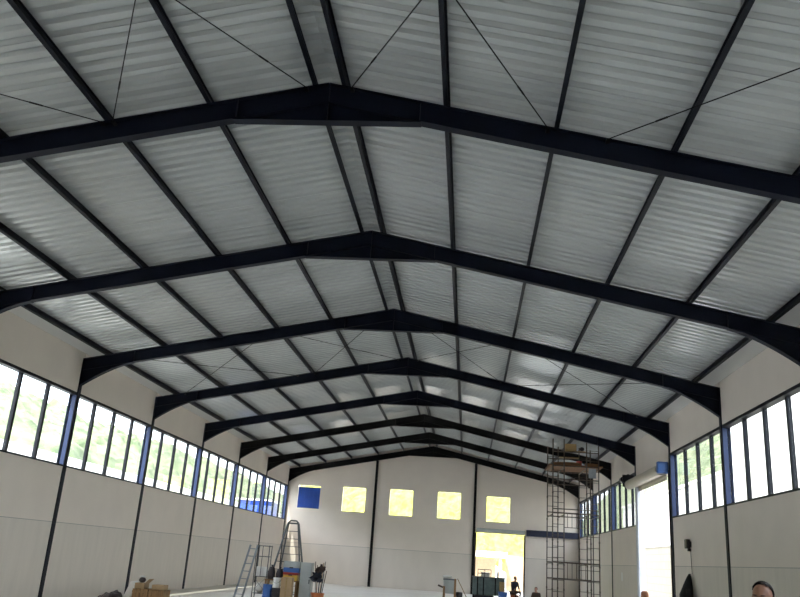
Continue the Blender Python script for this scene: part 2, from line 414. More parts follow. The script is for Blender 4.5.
# ------------------------------------------------------------------ scaffold tower
t = thing('scaffold_tower', 'tall dark tubular scaffold tower reaching the roof in the far right corner', 'scaffold', (7.1, 37.75, 0))
XS = [6.11, 6.60, 7.58, 8.10]; YS = [36.5, 39.0]
for x in XS:
    for y in YS:
        bm = BM(); zt = min(zf(x) + .03, 7.36)
        tube(bm, (x, y, .02), (x, y, zt), .027, 8); box(bm, (x - .07, y - .07, 0), (x + .07, y + .07, .02))
        for z in (1.0, 2.0, 3.0, 4.0, 5.0, 6.0): tube(bm, (x, y, z - .04), (x, y, z + .04), .036, 8)
        obj('standard', bm, 'tube', t)
for y in YS:
    for xa, xb in ((XS[0], XS[1]), (XS[2], XS[3])):
        for i in range(15):
            bm = BM(); tube(bm, (xa, y, .45 + .46 * i), (xb, y, .45 + .46 * i), .012, 6); obj('rung', bm, 'tube', t)
    for z in (1.42, 2.11, 4.14, 4.32, 5.6, 6.17, 6.8):
        bm = BM(); tube(bm, (XS[0], y, z), (XS[3], y, z), .024, 8); obj('ledger', bm, 'tube', t)
for x in XS:
    for z in (2.05, 4.08, 6.13):
        bm = BM(); tube(bm, (x, YS[0], z), (x, YS[1], z), .024, 8); obj('transom', bm, 'tube', t)
for z0, z1 in ((1.42, 2.11), (3.55, 4.14)):
    bm = BM()
    for i in range(5):
        x = 6.75 + i * .19; tube(bm, (x, YS[0], z0), (x, YS[0], z1), .014, 6)
    tube(bm, (6.6, YS[0], z0), (7.58, YS[0], z0), .016, 6)
    obj('guard_panel', bm, 'tube', t)
for i in range(6):
    bm = BM(); y = YS[0] + .25 + i * .40
    box(bm, (5.95, y - .19, 6.20), (8.30, y + .19, 6.245)); box(bm, (5.95, y - .19, 6.20), (5.98, y + .19, 6.26))
    tag(centre(obj('scaffold_plank', bm, 'plank'), (7.1, y, 6.2)), 'orange-brown timber plank decking the top of the scaffold tower, %s' % (['nearest the camera', 'second from the near edge', 'third from the near edge', 'fourth from the near edge', 'second from the far edge', 'farthest from the camera'][i]), 'plank', 'planks on the scaffold tower')
bm = BM(); box(bm, (6.64, 36.54, 6.826), (7.54, 36.80, 6.866)); tag(centre(obj('scaffold_plank', bm, 'plank_y'), (7.2, 36.68, 6.825)), 'single yellow plank laid across the upper rails of the scaffold tower', 'plank')
bm = BM(); box(bm, (6.64, 38.70, 6.825), (7.54, 38.96, 6.865)); tag(centre(obj('scaffold_plank', bm, 'plank_y'), (7.05, 38.85, 6.825)), 'short yellow plank on the rear upper rail of the scaffold tower', 'plank')
bm = BM(); box(bm, (6.66, 36.58, 6.866), (7.15, 36.79, 7.18)); bevel(bm, .01, 1); o = tag(centre(obj('carton', bm, 'plank_y'), (6.9, 36.7, 6.866)), 'pale yellow carton at the top of the scaffold tower, under the roof', 'box')
bm = BM(); ball(bm, (7.40, 36.68, 6.98), .11, (1, .8, .8)); tag(centre(obj('tool_bag', bm, 'sack', smooth=True), (7.40, 36.68, 6.866)), 'small black bag on the upper plank of the scaffold tower', 'bag')
def timber(x, y, z, l, w, h, lab, m='plank', r=0.0):
    bm = BM(); box(bm, (-l / 2, -w / 2, 0), (l / 2, w / 2, h)); bmesh.ops.rotate(bm, verts=bm.verts, cent=(0, 0, 0), matrix=Matrix.Rotation(r, 3, 'Z'))
    o = obj('timber_offcut', bm, m); o.location = (x, y, z); return tag(o, lab, 'timber', 'timber on the scaffold deck')
timber(6.75, 36.75, 6.247, 1.2, .12, .10, 'brown timber length on the left of the scaffold deck', 'plank', .08)
timber(6.85, 37.0, 6.247, .9, .12, .16, 'thicker brown timber behind the left timber length on the scaffold deck', 'wood', -.06)
timber(7.85, 36.78, 6.247, .6, .14, .12, 'short orange timber on the right of the scaffold deck', 'plank', .1)
bm = BM(); lathe(bm, (7.36, 37.3, 6.247), [(.10, 0), (.13, .24), (.138, .24), (.138, .26)], 16); tag(centre(obj('bucket', bm, 'red', smooth=False), (7.36, 37.3, 6.247)), 'dark red bucket in the middle of the scaffold deck', 'bucket')
bm = BM(); box(bm, (7.66, 36.46, 5.70), (7.98, 36.47, 6.12)); 
for v in bm.verts: v.co.y += .02 * math.sin(v.co.x * 9)
tag(centre(obj('cloth', bm, 'alu'), (7.8, 36.46, 6.12)), 'pale blue-grey cloth hanging at the right of the scaffold deck', 'cloth')

# ------------------------------------------------------------------ things on the right wall
bm = BM(); Y = 26.75
t = thing('flood_lamp', 'small black lamp housing fixed high on the right wall beside the side doorway', 'lamp', (HW, Y, 2.62))
box(bm, (HW - .17, Y - .13, 2.68), (HW - .05, Y + .13, 2.96)); bevel(bm, .02, 2); obj('housing', bm, 'blackp', t)
bm = BM(); box(bm, (HW - .05, Y - .05, 2.72), (HW + .003, Y + .05, 2.9)); box(bm, (HW - .12, Y - .09, 2.60), (HW - .02, Y - .01, 2.69)); obj('bracket', bm, 'blackp', t)
bm = BM(); tube(bm, (HW - .03, Y - .05, 2.62), (HW - .03, Y - .12, 1.93), .008, 6); tag(centre(obj('cable', bm, 'charcoal'), (HW - .03, Y - .1, 1.93)), 'thin dark cable hanging from the black wall lamp to the jacket', 'cable')
bm = BM(); N = 12; rings = []
for i in range(N + 1):
    u = i / N; z = 1.93 - 1.05 * u
    w = .03 + .25 * min(1, u * 1.7) ** .8; d = .03 + .17 * min(1, u * 1.7) ** .8
    rg = []
    for j in range(16):
        a = 2 * math.pi * j / 16
        rg.append(bm.verts.new((HW - .222 + (.12 - .12 * min(1, u * 1.7)) + d * math.cos(a), Y - .10 + w * math.sin(a) * (1 + .06 * math.sin(7 * a + i)) + .02 * i / N, z + .01 * math.sin(5 * a))))
    rings.append(rg)
for a_, b_ in zip(rings, rings[1:]):
    for j in range(16): bm.faces.new((a_[j], a_[(j + 1) % 16], b_[(j + 1) % 16], b_[j]))
bm.faces.new(rings[0]); bm.faces.new(rings[-1][::-1])
t = thing('jacket', 'black jacket hanging in a pointed bundle against the right wall', 'jacket', (HW - .1, Y - .1, .88))
obj('body', bm, 'black', t, smooth=True)
for q in (-1, 1):
    bm = BM(); tube(bm, (HW - .22, Y - .1 + q * .20, 1.50), (HW - .24, Y - .1 + q * .29, .95), .07, 10, .05); obj('sleeve', bm, 'black', t, smooth=True)
bm = BM(); box(bm, (HW - .004, 38.45, 1.50), (HW + .0045, 38.72, 1.86)); tag(centre(obj('paper_note', bm, 'white'), (HW, 38.58, 1.50)), 'small white scrap of paper on the right wall beyond the side doorway', 'paper')
bm = BM(); lathe(bm, (8.53, 29.6, 0), [(.13, 0), (.13, 1.18), (.11, 1.26), (.06, 1.30)], 18); tag(centre(obj('bollard', bm, 'terra', smooth=False), (8.53, 29.6, 0)), 'orange-brown rounded post just inside the side doorway', 'bollard')

# ------------------------------------------------------------------ left clutter
def crate(x0, x1, y0, y1, z0, z1, lab, name='wooden_crate', m='wood', n=4):
    t = thing(name, lab, 'crate', ((x0 + x1) / 2, (y0 + y1) / 2, z0))
    bm = BM(); w = (x1 - x0) / n
    for i in range(n):
        for yy in (y0, y1 - .02): box(bm, (x0 + i * w + .006, yy, z0 + .002), (x0 + (i + 1) * w - .006, yy + .02, z1))
    for xx in (x0, x1 - .02): box(bm, (xx, y0 + .02, z0 + .002), (xx + .02, y1 - .02, z1))
    obj('side_boards', bm, m, t)
    bm = BM(); box(bm, (x0 + .02, y0 + .02, z0 + .01), (x1 - .02, y1 - .02, z0 + .03)); obj('bottom', bm, m, t)
    bm = BM()
    for zz in (z0 + .06, z1 - .10): box(bm, (x0, y0 - .015, zz), (x1, y0, zz + .05))
    obj('batten', bm, m, t)
    return t
crate(-7.27, -6.80, 24.3, 24.9, 0, .46, 'tall brown wooden crate by the left wall with a wrapped bundle on top')
crate(-6.78, -6.33, 24.3, 24.9, 0, .46, 'lower brown wooden crate beside the tall one by the left wall')
t = thing('carton', 'open cardboard carton standing on the tall wooden crate by the left wall', 'box', (-7.0, 24.6, .465))
bm = BM(); box(bm, (-7.26, 24.4, .465), (-6.98, 24.8, .62)); obj('body', bm, 'card', t)
bm = BM(); bar(bm, (-6.97, 24.6, .62), (-6.85, 24.6, .74), .38, .008); obj('flap', bm, 'card', t)
bm = BM(); ball(bm, (-7.12, 24.58, .70), .105, (1.0, .9, .75)); t = tag(centre(obj('dark_bag', bm, 'sack', smooth=True), (-7.12, 24.58, .62)), 'small dark bag sitting on the cardboard carton by the left wall', 'bag')
bm = BM(); ball(bm, (-7.12, 24.58, .80), .10, (1.0, .9, .25)); tag(centre(obj('white_cloth', bm, 'white', smooth=True), (-7.12, 24.58, .78)), 'white cloth lying on top of the small dark bag', 'cloth')
bm = BM(); box(bm, (-6.74, 24.4, .465), (-6.38, 24.8, .60)); bevel(bm, .01, 1); tag(centre(obj('carton', bm, 'card'), (-6.56, 24.6, .465)), 'flat cardboard carton on the lower wooden crate by the left wall', 'box')
bm = BM(); R_ = Matrix.Rotation(.35, 3, 'Y'); box(bm, (-7.63, 24.7, .02), (-7.40, 25.2, .56), 0, R_); bevel(bm, .03, 2); o = centre(obj('white_sack', bm, 'white', smooth=True), (-7.5, 25, .0)); o.location.z = .06; tag(o, 'white sack leaning beside the wooden crates by the left wall', 'sack')
bm = BM()
for i, (a, b, c, r) in enumerate([(-7.88, 24.6, .15, .15), (-8.12, 24.55, .11, .11), (-7.78, 24.35, .13, .13), (-7.98, 24.3, .12, .12), (-8.28, 24.45, .07, .08)]): ball(bm, (a, b, c + .03), r, (1.3, 1, 1.15), 24)
for v in bm.verts: v.co += Vector((noise.noise(v.co * 9), noise.noise(v.co * 9 + Vector((3, 3, 3))), noise.noise(v.co * 9 + Vector((7, 1, 3))))) * .05; v.co.z = max(v.co.z, .003)
tag(centre(obj('dark_tarpaulin', bm, 'sack', smooth=True), (-7.85, 24.5, 0)), 'crumpled dark tarpaulin on the floor left of the wooden crates', 'tarpaulin')

def ladder(name, lab, a, b, width, wd, m='alu', rungs=8, side=Vector((1, 0, 0))):
    a, b = Vector(a), Vector(b); t = thing(name, lab, 'ladder', tuple(a)); s = side.normalized() * width / 2
    for q in (-1, 1):
        bm = BM(); bar(bm, a + s * q, b + s * q * wd, .03, .07); obj('stile', bm, m, t)
    for i in range(rungs):
        u = (i + .7) / (rungs + .2); w = 1 + (wd - 1) * u; c = a.lerp(b, u)
        bm = BM(); tube(bm, c - s * w, c + s * w, .016, 8); obj('rung', bm, m, t)
    return t
ladder('leaning_ladder', 'blue-grey metal ladder leaning beside the metal rack on the left', (-5.80, 30.55, .0), (-5.52, 31.0, 1.93), .30, .9, 'alu', 7)
# rack
t = thing('metal_rack', 'narrow metal frame rack with cross braces behind the leaning ladder', 'rack', (-5.15, 31.2, 0))
for x in (-5.42, -4.93):
    for y in (31.05, 31.45):
        bm = BM(); box(bm, (x - .015, y - .015, 0), (x + .015, y + .015, 1.95)); obj('post', bm, 'dark_alu', t)
for z in (.25, .84, 1.55, 1.93):
    bm = BM(); 
    if z < 1: box(bm, (-5.40, 31.065, z - .02), (-4.95, 31.435, z))
    else:
        for y in (31.05, 31.45): box(bm, (-5.405, y - .012, z - .02), (-4.945, y + .012, z + .005))
    obj('shelf' if z < 1 else 'rail', bm, 'dark_alu', t)
for a, b in (((-5.42, 31.03, .3), (-4.93, 31.03, .82)), ((-4.93, 31.022, .3), (-5.42, 31.022, .82))):
    bm = BM(); bar(bm, a, b, .02, .008); obj('cross_brace', bm, 'dark_alu', t)
bm = BM(); bar(bm, (-5.18, 31.05, .84), (-5.18, 31.05, 1.93), .02, .02); obj('middle_post', bm, 'dark_alu', t)
bm = BM(); box(bm, (-5.36, 31.09, .842), (-4.98, 31.4, 1.18)); bevel(bm, .02, 2); tag(centre(obj('white_carton', bm, 'white'), (-5.17, 31.25, .842)), 'white carton on the upper shelf of the metal rack', 'box')
bm = BM(); ball(bm, (-5.17, 31.25, .43), .175, (1.1, .95, 1.0)); tag(centre(obj('white_bag', bm, 'white', smooth=True), (-5.17, 31.25, .25)), 'white plastic bag on the low shelf of the metal rack', 'bag')

# tall step ladder
t = thing('step_ladder', 'tall grey double step ladder with rounded top standing at the far left', 'ladder', (-4.4, 32.5, 0))
for yb_, w0, nm in ((31.7, .72, 'front_rails'), (33.1, .62, 'rear_rails')):
    tops = {}
    for q in (-1, 1):
        a = Vector((-4.40 + q * w0, yb_, 0)); b = Vector((-4.41 + q * .20, 32.35 if yb_ < 32 else 32.5, 2.86))
        bm = BM(); bar(bm, a, b, .035, .06); obj('rail', bm, 'dark_alu', t); tops[q] = (a, b)
    for i in range(9):
        u = .09 + i * .1
        bm = BM(); tube(bm, tops[-1][0].lerp(tops[-1][1], u), tops[1][0].lerp(tops[1][1], u), .008 if yb_ > 32 else .011, 6); obj('rung', bm, 'dark_alu', t)
bm = BM(); tube(bm, (-4.62, 32.42, 2.86), (-4.52, 32.42, 2.95), .03, 8); tube(bm, (-4.52, 32.42, 2.95), (-4.30, 32.42, 2.95), .03, 8); tube(bm, (-4.30, 32.42, 2.95), (-4.20, 32.42, 2.86), .03, 8); box(bm, (-4.6, 32.33, 2.82), (-4.22, 32.52, 2.88)); obj('top_cap', bm, 'dark_alu', t)

# bench and things on it
t = thing('work_bench', 'low wooden work bench carrying dark sacks and tool boxes on the left', 'bench', (-4.2, 30.8, 0))
bm = BM(); box(bm, (-4.86, 30.5, .74), (-3.62, 31.0, .78)); obj('bench_top', bm, 'wood', t)
for x in (-4.82, -3.68):
    for y in (30.55, 30.95):
        bm = BM(); box(bm, (x - .035, y - .035, 0), (x + .035, y + .035, .74)); obj('leg', bm, 'wood', t)
for x, y, r, h, lab in ((-4.69, 30.75, .145, .50, 'black sack at the left end of the work bench'), (-4.385, 30.78, .14, .44, 'black sack next to the tool boxes on the work bench')):
    bm = BM(); lathe(bm, (x, y, .782), [(r * .8, 0), (r, .08), (r * 1.02, h * .5), (r * .7, h * .8), (r * .2, h * .88), (r * .35, h)], 14)
    for v in bm.verts: v.co += Vector((noise.noise(v.co * 6) * .03, noise.noise(v.co * 6 + Vector((5, 0, 0))) * .03, 0))
    tag(centre(obj('rubbish_sack', bm, 'sack', smooth=True), (x, y, .782)), lab, 'sack', 'black sacks on the bench')
def tbox(x0, x1, y0, y1, z0, z1, m, lab, name='tool_box', cat='tool box', lid='grey', rt=.68):
    t = thing(name, lab, cat, ((x0 + x1) / 2, (y0 + y1) / 2, z0)); zm = z0 + (z1 - z0) * rt
    bm = BM(); box(bm, (x0, y0, z0), (x1, y1, zm)); bevel(bm, .012, 2); obj('body', bm, m, t)
    bm = BM(); box(bm, (x0 - .01, y0 - .01, zm), (x1 + .01, y1 + .01, z1)); bevel(bm, .012, 2); obj('lid', bm, lid, t)
    bm = BM(); c = (x0 + x1) / 2; box(bm, (c - .07, y0 - .03, zm - .02), (c + .07, y0 - .012, zm + .02)); obj('latch', bm, 'blackp', t)
    return t
tbox(-4.20, -3.66, 30.55, 30.9, .783, 1.06, 'yellow', 'yellow tool box with red lid on the work bench under the blue one', lid='red')
tbox(-4.22, -3.62, 30.55, 30.9, 1.062, 1.45, 'blue', 'blue tool box with grey lid, topmost on the work bench', rt=.42)
t = thing('steel_drum', 'blue drum on the floor in front of the work bench', 'drum', (-4.62, 30.1, 0))
bm = BM(); lathe(bm, (-4.62, 30.1, 0), [(.16, 0), (.17, .02), (.165, .2), (.175, .22), (.165, .24), (.165, .42), (.175, .44), (.165, .46), (.165, .60), (.17, .62)], 20); obj('shell', bm, 'blue', t)
bm = BM(); tube(bm, (-4.62, 30.1, .62), (-4.62, 30.1, .64), .04, 10); obj('bung', bm, 'blackp', t)
t = thing('white_bucket', 'white bucket standing on a dark box in front of the work bench', 'bucket', (-4.28, 30.1, .52))
bm = BM(); lathe(bm, (-4.30, 30.1, .522), [(.11, 0), (.14, .30), (.15, .30), (.15, .34)], 18); obj('pail', bm, 'white', t)
bm = BM(); 
for i in range(8):
    a, b = math.pi * i / 8, math.pi * (i + 1) / 8; tube(bm, (-4.30 + .145 * math.cos(a), 29.95, .80 - .12 * math.sin(a)), (-4.30 + .145 * math.cos(b), 29.95, .80 - .12 * math.sin(b)), .005, 5)
obj('handle', bm, 'blackp', t)
tbox(-4.42, -4.14, 29.95, 30.28, 0, .52, 'blackp', 'black storage box on the floor under the white bucket', 'storage_box', 'box', 'blackp')
for i, (z0, z1) in enumerate(((0, .46), (.462, .90))):
    t = thing('cardboard_box', ['cardboard box on the floor in front of the tool boxes', 'cardboard box stacked on another in front of the tool boxes'][i], 'box', (-3.93, 30.1, z0), 'cardboard boxes before the bench')
    bm = BM(); box(bm, (-4.11, 29.9, z0), (-3.72, 30.28, z1)); bevel(bm, .006, 1); obj('body', bm, 'card', t)
    bm = BM(); box(bm, (-3.94, 29.895, z0 + .02), (-3.89, 29.899, z1 - .02)); obj('tape', bm, 'plank_y', t)
t = thing('metal_cabinet', 'narrow grey metal cabinet beside the work bench', 'cabinet', (-3.3, 30.6, 0))
bm = BM(); box(bm, (-3.55, 30.42, .05), (-3.13, 30.85, 1.44)); bevel(bm, .01, 1); obj('body', bm, 'grey', t)
bm = BM(); box(bm, (-3.53, 30.40, .08), (-3.15, 30.418, 1.41)); d_ = obj('door', bm, 'grey', t)
bm = BM(); box(bm, (-3.21, 30.37, .72), (-3.18, 30.40, .86)); h_ = obj('handle', bm, 'blackp', None); h_.parent = d_
bm = BM(); box(bm, (-3.52, 30.45, 0), (-3.16, 30.82, .05)); obj('plinth', bm, 'blackp', t)
t = thing('plastic_tub', 'orange-brown plastic tub holding upright pipes and sticks', 'tub', (-2.86, 30.5, 0))
bm = BM(); lathe(bm, (-2.86, 30.5, 0), [(.19, 0), (.23, .40), (.25, .40), (.25, .43), (.21, .43), (.18, .04)], 20); obj('body', bm, 'orange', t)
PL = ['charcoal', 'brown_steel', 'wood', 'dark_alu', 'charcoal', 'wood', 'dark_alu', 'brown_steel', 'charcoal']
PT = [(-.14, .0, 1.50), (-.09, .05, 1.38), (-.04, -.06, 1.25), (.0, .08, 1.42), (.04, -.02, 1.30), (.10, .03, 1.47), (.16, -.04, 1.52), (.20, .04, 1.2), (.12, .09, 1.1)]
PLAB = ['far left', 'second from the left', 'third from the left', 'rear middle', 'front middle', 'fourth from the right', 'tallest one at the right', 'right-hand leaning', 'short rear right']
for (dx, dy, h), mm, pl in zip(PT, PL, PLAB):
    bm = BM(); a = Vector((-2.86 + dx * .45, 30.5 + dy, .05)); b = Vector((-2.86 + dx * 1.25, 30.5 + dy * 1.3, h)); tube(bm, a, b, .014, 8)
    tag(centre(obj('upright_pipe', bm, mm), a), f'thin upright pipe in the orange tub, {pl}', 'pipe', 'pipes standing in the orange tub')
bm = BM(); ball(bm, (-2.93, 30.38, .98), .16, (1.05, .5, 1.0), 32); 
for v in bm.verts: v.co += Vector((noise.noise(v.co * 11), noise.noise(v.co * 11 + Vector((3, 3, 3))), noise.noise(v.co * 11 + Vector((7, 1, 3))))) * .16
tag(centre(obj('blue_rag', bm, 'cloth_navy', smooth=True), (-2.93, 30.38, .98)), 'dark blue rag draped over the pipes in the orange tub', 'rag')
bm = BM(); ball(bm, (-2.80, 30.40, 1.26), .13, (1.1, .6, .8), 32); 
for v in bm.verts: v.co += Vector((noise.noise(v.co * 11), noise.noise(v.co * 11 + Vector((3, 3, 3))), noise.noise(v.co * 11 + Vector((7, 1, 3))))) * .16
tag(centre(obj('brown_rag', bm, 'cloth_brown', smooth=True), (-2.8, 30.4, 1.26)), 'reddish brown rag on top of the pipes in the orange tub', 'rag')

# ------------------------------------------------------------------ centre: hopper on legs
t = thing('mortar_hopper', 'small grey hopper box on timber legs before the far wall', 'hopper', (1.7, 40, 0))
bm = BM(); box(bm, (1.42, 39.75, .40), (1.98, 40.25, 1.03)); obj('box_body', bm, 'grey', t)
bm = BM(); box(bm, (1.40, 39.73, 1.0), (2.0, 40.27, 1.05)); obj('rim', bm, 'dark_alu', t)
for x, h in ((1.45, .72), (1.96, 1.06)):
    for y in (39.70, 40.30):
        bm = BM(); box(bm, (x - .045, y - .03, 0), (x + .045, y + .03, h)); obj('leg', bm, 'wood', t)
bm = BM(); tube(bm, (1.40, 39.9, .66), (1.16, 39.9, .74), .04, 8); obj('crank', bm, 'brown_steel', t)
bm = BM(); lathe(bm, (2.16, 39.9, 0), [(.13, .25), (.16, .32), (.16, .44), (.13, .5)], 14); tube(bm, (2.0, 39.9, .38), (2.16, 39.9, .38), .02, 8); obj('wheel', bm, 'blackp', t)
bm = BM(); bar(bm, (2.66, 39.62, .03), (2.06, 39.64, 1.09), .05, .03); tag(centre(obj('timber_prop', bm, 'wood'), (2.6, 39.6, 0)), 'thin timber leaning against the right side of the grey hopper', 'timber')
bm = BM(); ball(bm, (1.58, 40, 1.14), .17, (1.3, 1.1, .48)); tag(centre(obj('white_sack', bm, 'white', smooth=True), (1.58, 40, 1.05)), 'white sack lying on top of the grey hopper', 'sack')

# ------------------------------------------------------------------ machine by the far doorway
t = thing('machine_cage', 'green-grey metal site container with dark legs before the far doorway', 'container', (3.6, 44, 0))
bm = BM(); box(bm, (2.80, 43.5, .32), (4.42, 44.5, 1.16)); bevel(bm, .02, 1); obj('body', bm, 'green_grey', t)
bm = BM()
for x in (3.05, 3.35, 3.95): box(bm, (x - .03, 43.47, .32), (x + .03, 43.498, 1.16))
obj('ribs', bm, 'charcoal', t)
bm = BM(); box(bm, (2.76, 43.46, 1.16), (4.46, 44.54, 1.20)); obj('top_rim', bm, 'dark_alu', t)
for x in (2.86, 4.36):
    for y in (43.56, 44.44):
        bm = BM(); box(bm, (x - .05, y - .05, 0), (x + .05, y + .05, .32)); obj('leg', bm, 'charcoal', t)
bm = BM(); box(bm, (2.9, 43.5, .02), (3.9, 44.4, .3)); bevel(bm, .03, 1); obj('tray', bm, 'blackp', t)
t = thing('guard_frame', 'low dark handrail frame standing on the green-grey container', 'frame', (3.4, 43.9, 1.2))
bm = BM()
for x in (3.05, 3.4, 3.72): tube(bm, (x, 43.6, 1.2), (x, 43.6, 1.55), .018, 6)
tube(bm, (3.05, 43.6, 1.55), (3.72, 43.6, 1.55), .018, 6); tube(bm, (3.05, 43.6, 1.36), (3.72, 43.6, 1.36), .014, 6)
obj('rail', bm, 'charcoal', t)
bm = BM(); box(bm, (3.22, 43.75, 1.202), (3.66, 44.1, 1.42)); bevel(bm, .02, 1); tag(centre(obj('white_carton', bm, 'white'), (3.4, 43.9, 1.202)), 'white box on the green-grey container by the far doorway', 'box')
bm = BM(); lathe(bm, (4.08, 43.8, 1.2), [(.05, 0), (.05, .25), (.02, .3), (.02, .38)], 12); tag(centre(obj('grey_bottle', bm, 'grey'), (4.08, 43.8, 1.2)), 'small grey bottle on the right of the green-grey container', 'bottle')
bm = BM(); box(bm, (4.15, 43.25, .55), (4.40, 43.42, 1.02)); bevel(bm, .02, 1); box(bm, (4.12, 43.22, 0), (4.43, 43.45, .55)); tag(centre(obj('yellow_sack', bm, 'plank_y'), (4.27, 43.3, 0)), 'tan sack standing on end at the right of the container', 'sack')
t = thing('blue_bucket', 'blue bucket on the floor right of the green-grey container', 'bucket', (4.30, 42.7, 0))
bm = BM(); lathe(bm, (4.30, 42.7, 0), [(.18, 0), (.23, .52), (.245, .52), (.245, .56)], 18); obj('pail', bm, 'blue', t)
bm = BM()
for i in range(8):
    a, b = math.pi * i / 8, math.pi * (i + 1) / 8; tube(bm, (4.30 + .24 * math.cos(a), 42.45, .50 - .18 * math.sin(a)), (4.30 + .24 * math.cos(b), 42.45, .50 - .18 * math.sin(b)), .006, 5)
obj('handle', bm, 'galv', t)
t = thing('seat_crate', 'orange-brown crate the person by the far doorway sits on', 'crate', (5.15, 48.0, 0))
bm = BM(); box(bm, (4.95, 47.8, 0), (5.40, 48.25, .27)); obj('body', bm, 'orange', t)
bm = BM(); box(bm, (4.93, 47.78, .24), (5.42, 48.27, .295)); obj('rim', bm, 'orange', t)
t = thing('seat_crate', 'low wooden crate the person beside the scaffold tower sits on', 'crate', (5.68, 39.1, 0))
bm = BM(); box(bm, (5.46, 38.9, 0), (5.90, 39.3, .14)); obj('body', bm, 'wood', t)
bm = BM(); box(bm, (5.45, 38.89, .12), (5.91, 39.31, .155)); obj('rim', bm, 'wood', t)

# ------------------------------------------------------------------ people
def skin_mesh(joints, edges, root, voxel=.014, extra=None):
    names = list(joints); me = bpy.data.meshes.new('tmp')
    me.from_pydata([Vector(joints[n][0]) for n in names], [(names.index(a), names.index(b)) for a, b in edges], [])
    o = bpy.data.objects.new('tmp', me); COL.objects.link(o)
    o.modifiers.new('s', 'SKIN'); sv = me.skin_vertices
    if not sv:
        bpy.context.view_layer.objects.active = o
    for i, n in enumerate(names):
        r = joints[n][1]; r = (r, r) if isinstance(r, (int, float)) else r
        me.skin_vertices[0].data[i].radius = r
        me.skin_vertices[0].data[i].use_root = (n == root)
    sub_ = o.modifiers.new('d', 'SUBSURF'); sub_.levels = 1; sub_.render_levels = 1
    dg = bpy.context.evaluated_depsgraph_get(); dg.update()
    ev = o.evaluated_get(dg); m2 = bpy.data.meshes.new_from_object(ev)
    bpy.data.objects.remove(o)
    bm = BM(); bm.from_mesh(m2)
    if extra: extra(bm)
    me3 = bpy.data.meshes.new('tmp2'); bm.to_mesh(me3); bm.free()
    if voxel:
        o2 = bpy.data.objects.new('tmp2', me3); COL.objects.link(o2)
        r = o2.modifiers.new('r', 'REMESH'); r.mode = 'VOXEL'; r.voxel_size = voxel
        dg = bpy.context.evaluated_depsgraph_get(); dg.update()
        m4 = bpy.data.meshes.new_from_object(o2.evaluated_get(dg)); bpy.data.objects.remove(o2)
    else: m4 = me3
    bm = BM(); bm.from_mesh(m4); return bm

def hand(bm, w, d, side):
    """palm and five fingers leaving wrist w in direction d"""
    d = Vector(d).normalized(); up = Vector(side).normalized(); n = d.cross(up).normalized()
    c = Vector(w) + d * .05
    R = Matrix((up, n, d)).transposed()
    ball(bm, c, .045, (.95, .45, 1.15), 12, rot=R)
    for i, L in enumerate((.062, .072, .068, .052)):
        a = Vector(w) + d * .085 + up * (-.03 + .02 * i); b = a + d * L * .55 + n * .008; e = b + d * L * .45 + n * .022
        tube(bm, a, b, .010, 8, .009); tube(bm, b, e, .009, 8, .0075); ball(bm, b, .0092, seg=8); ball(bm, e, .0076, seg=8)
    a = Vector(w) + d * .03 + up * -.035; b = a + (d * .6 - up * .6 + n * .2).normalized() * .04; e = b + (d * .9 - up * .2 + n * .3).normalized() * .03
    tube(bm, a, b, .012, 8, .010); tube(bm, b, e, .010, 8, .008); ball(bm, b, .0105, seg=8); ball(bm, e, .0082, seg=8)

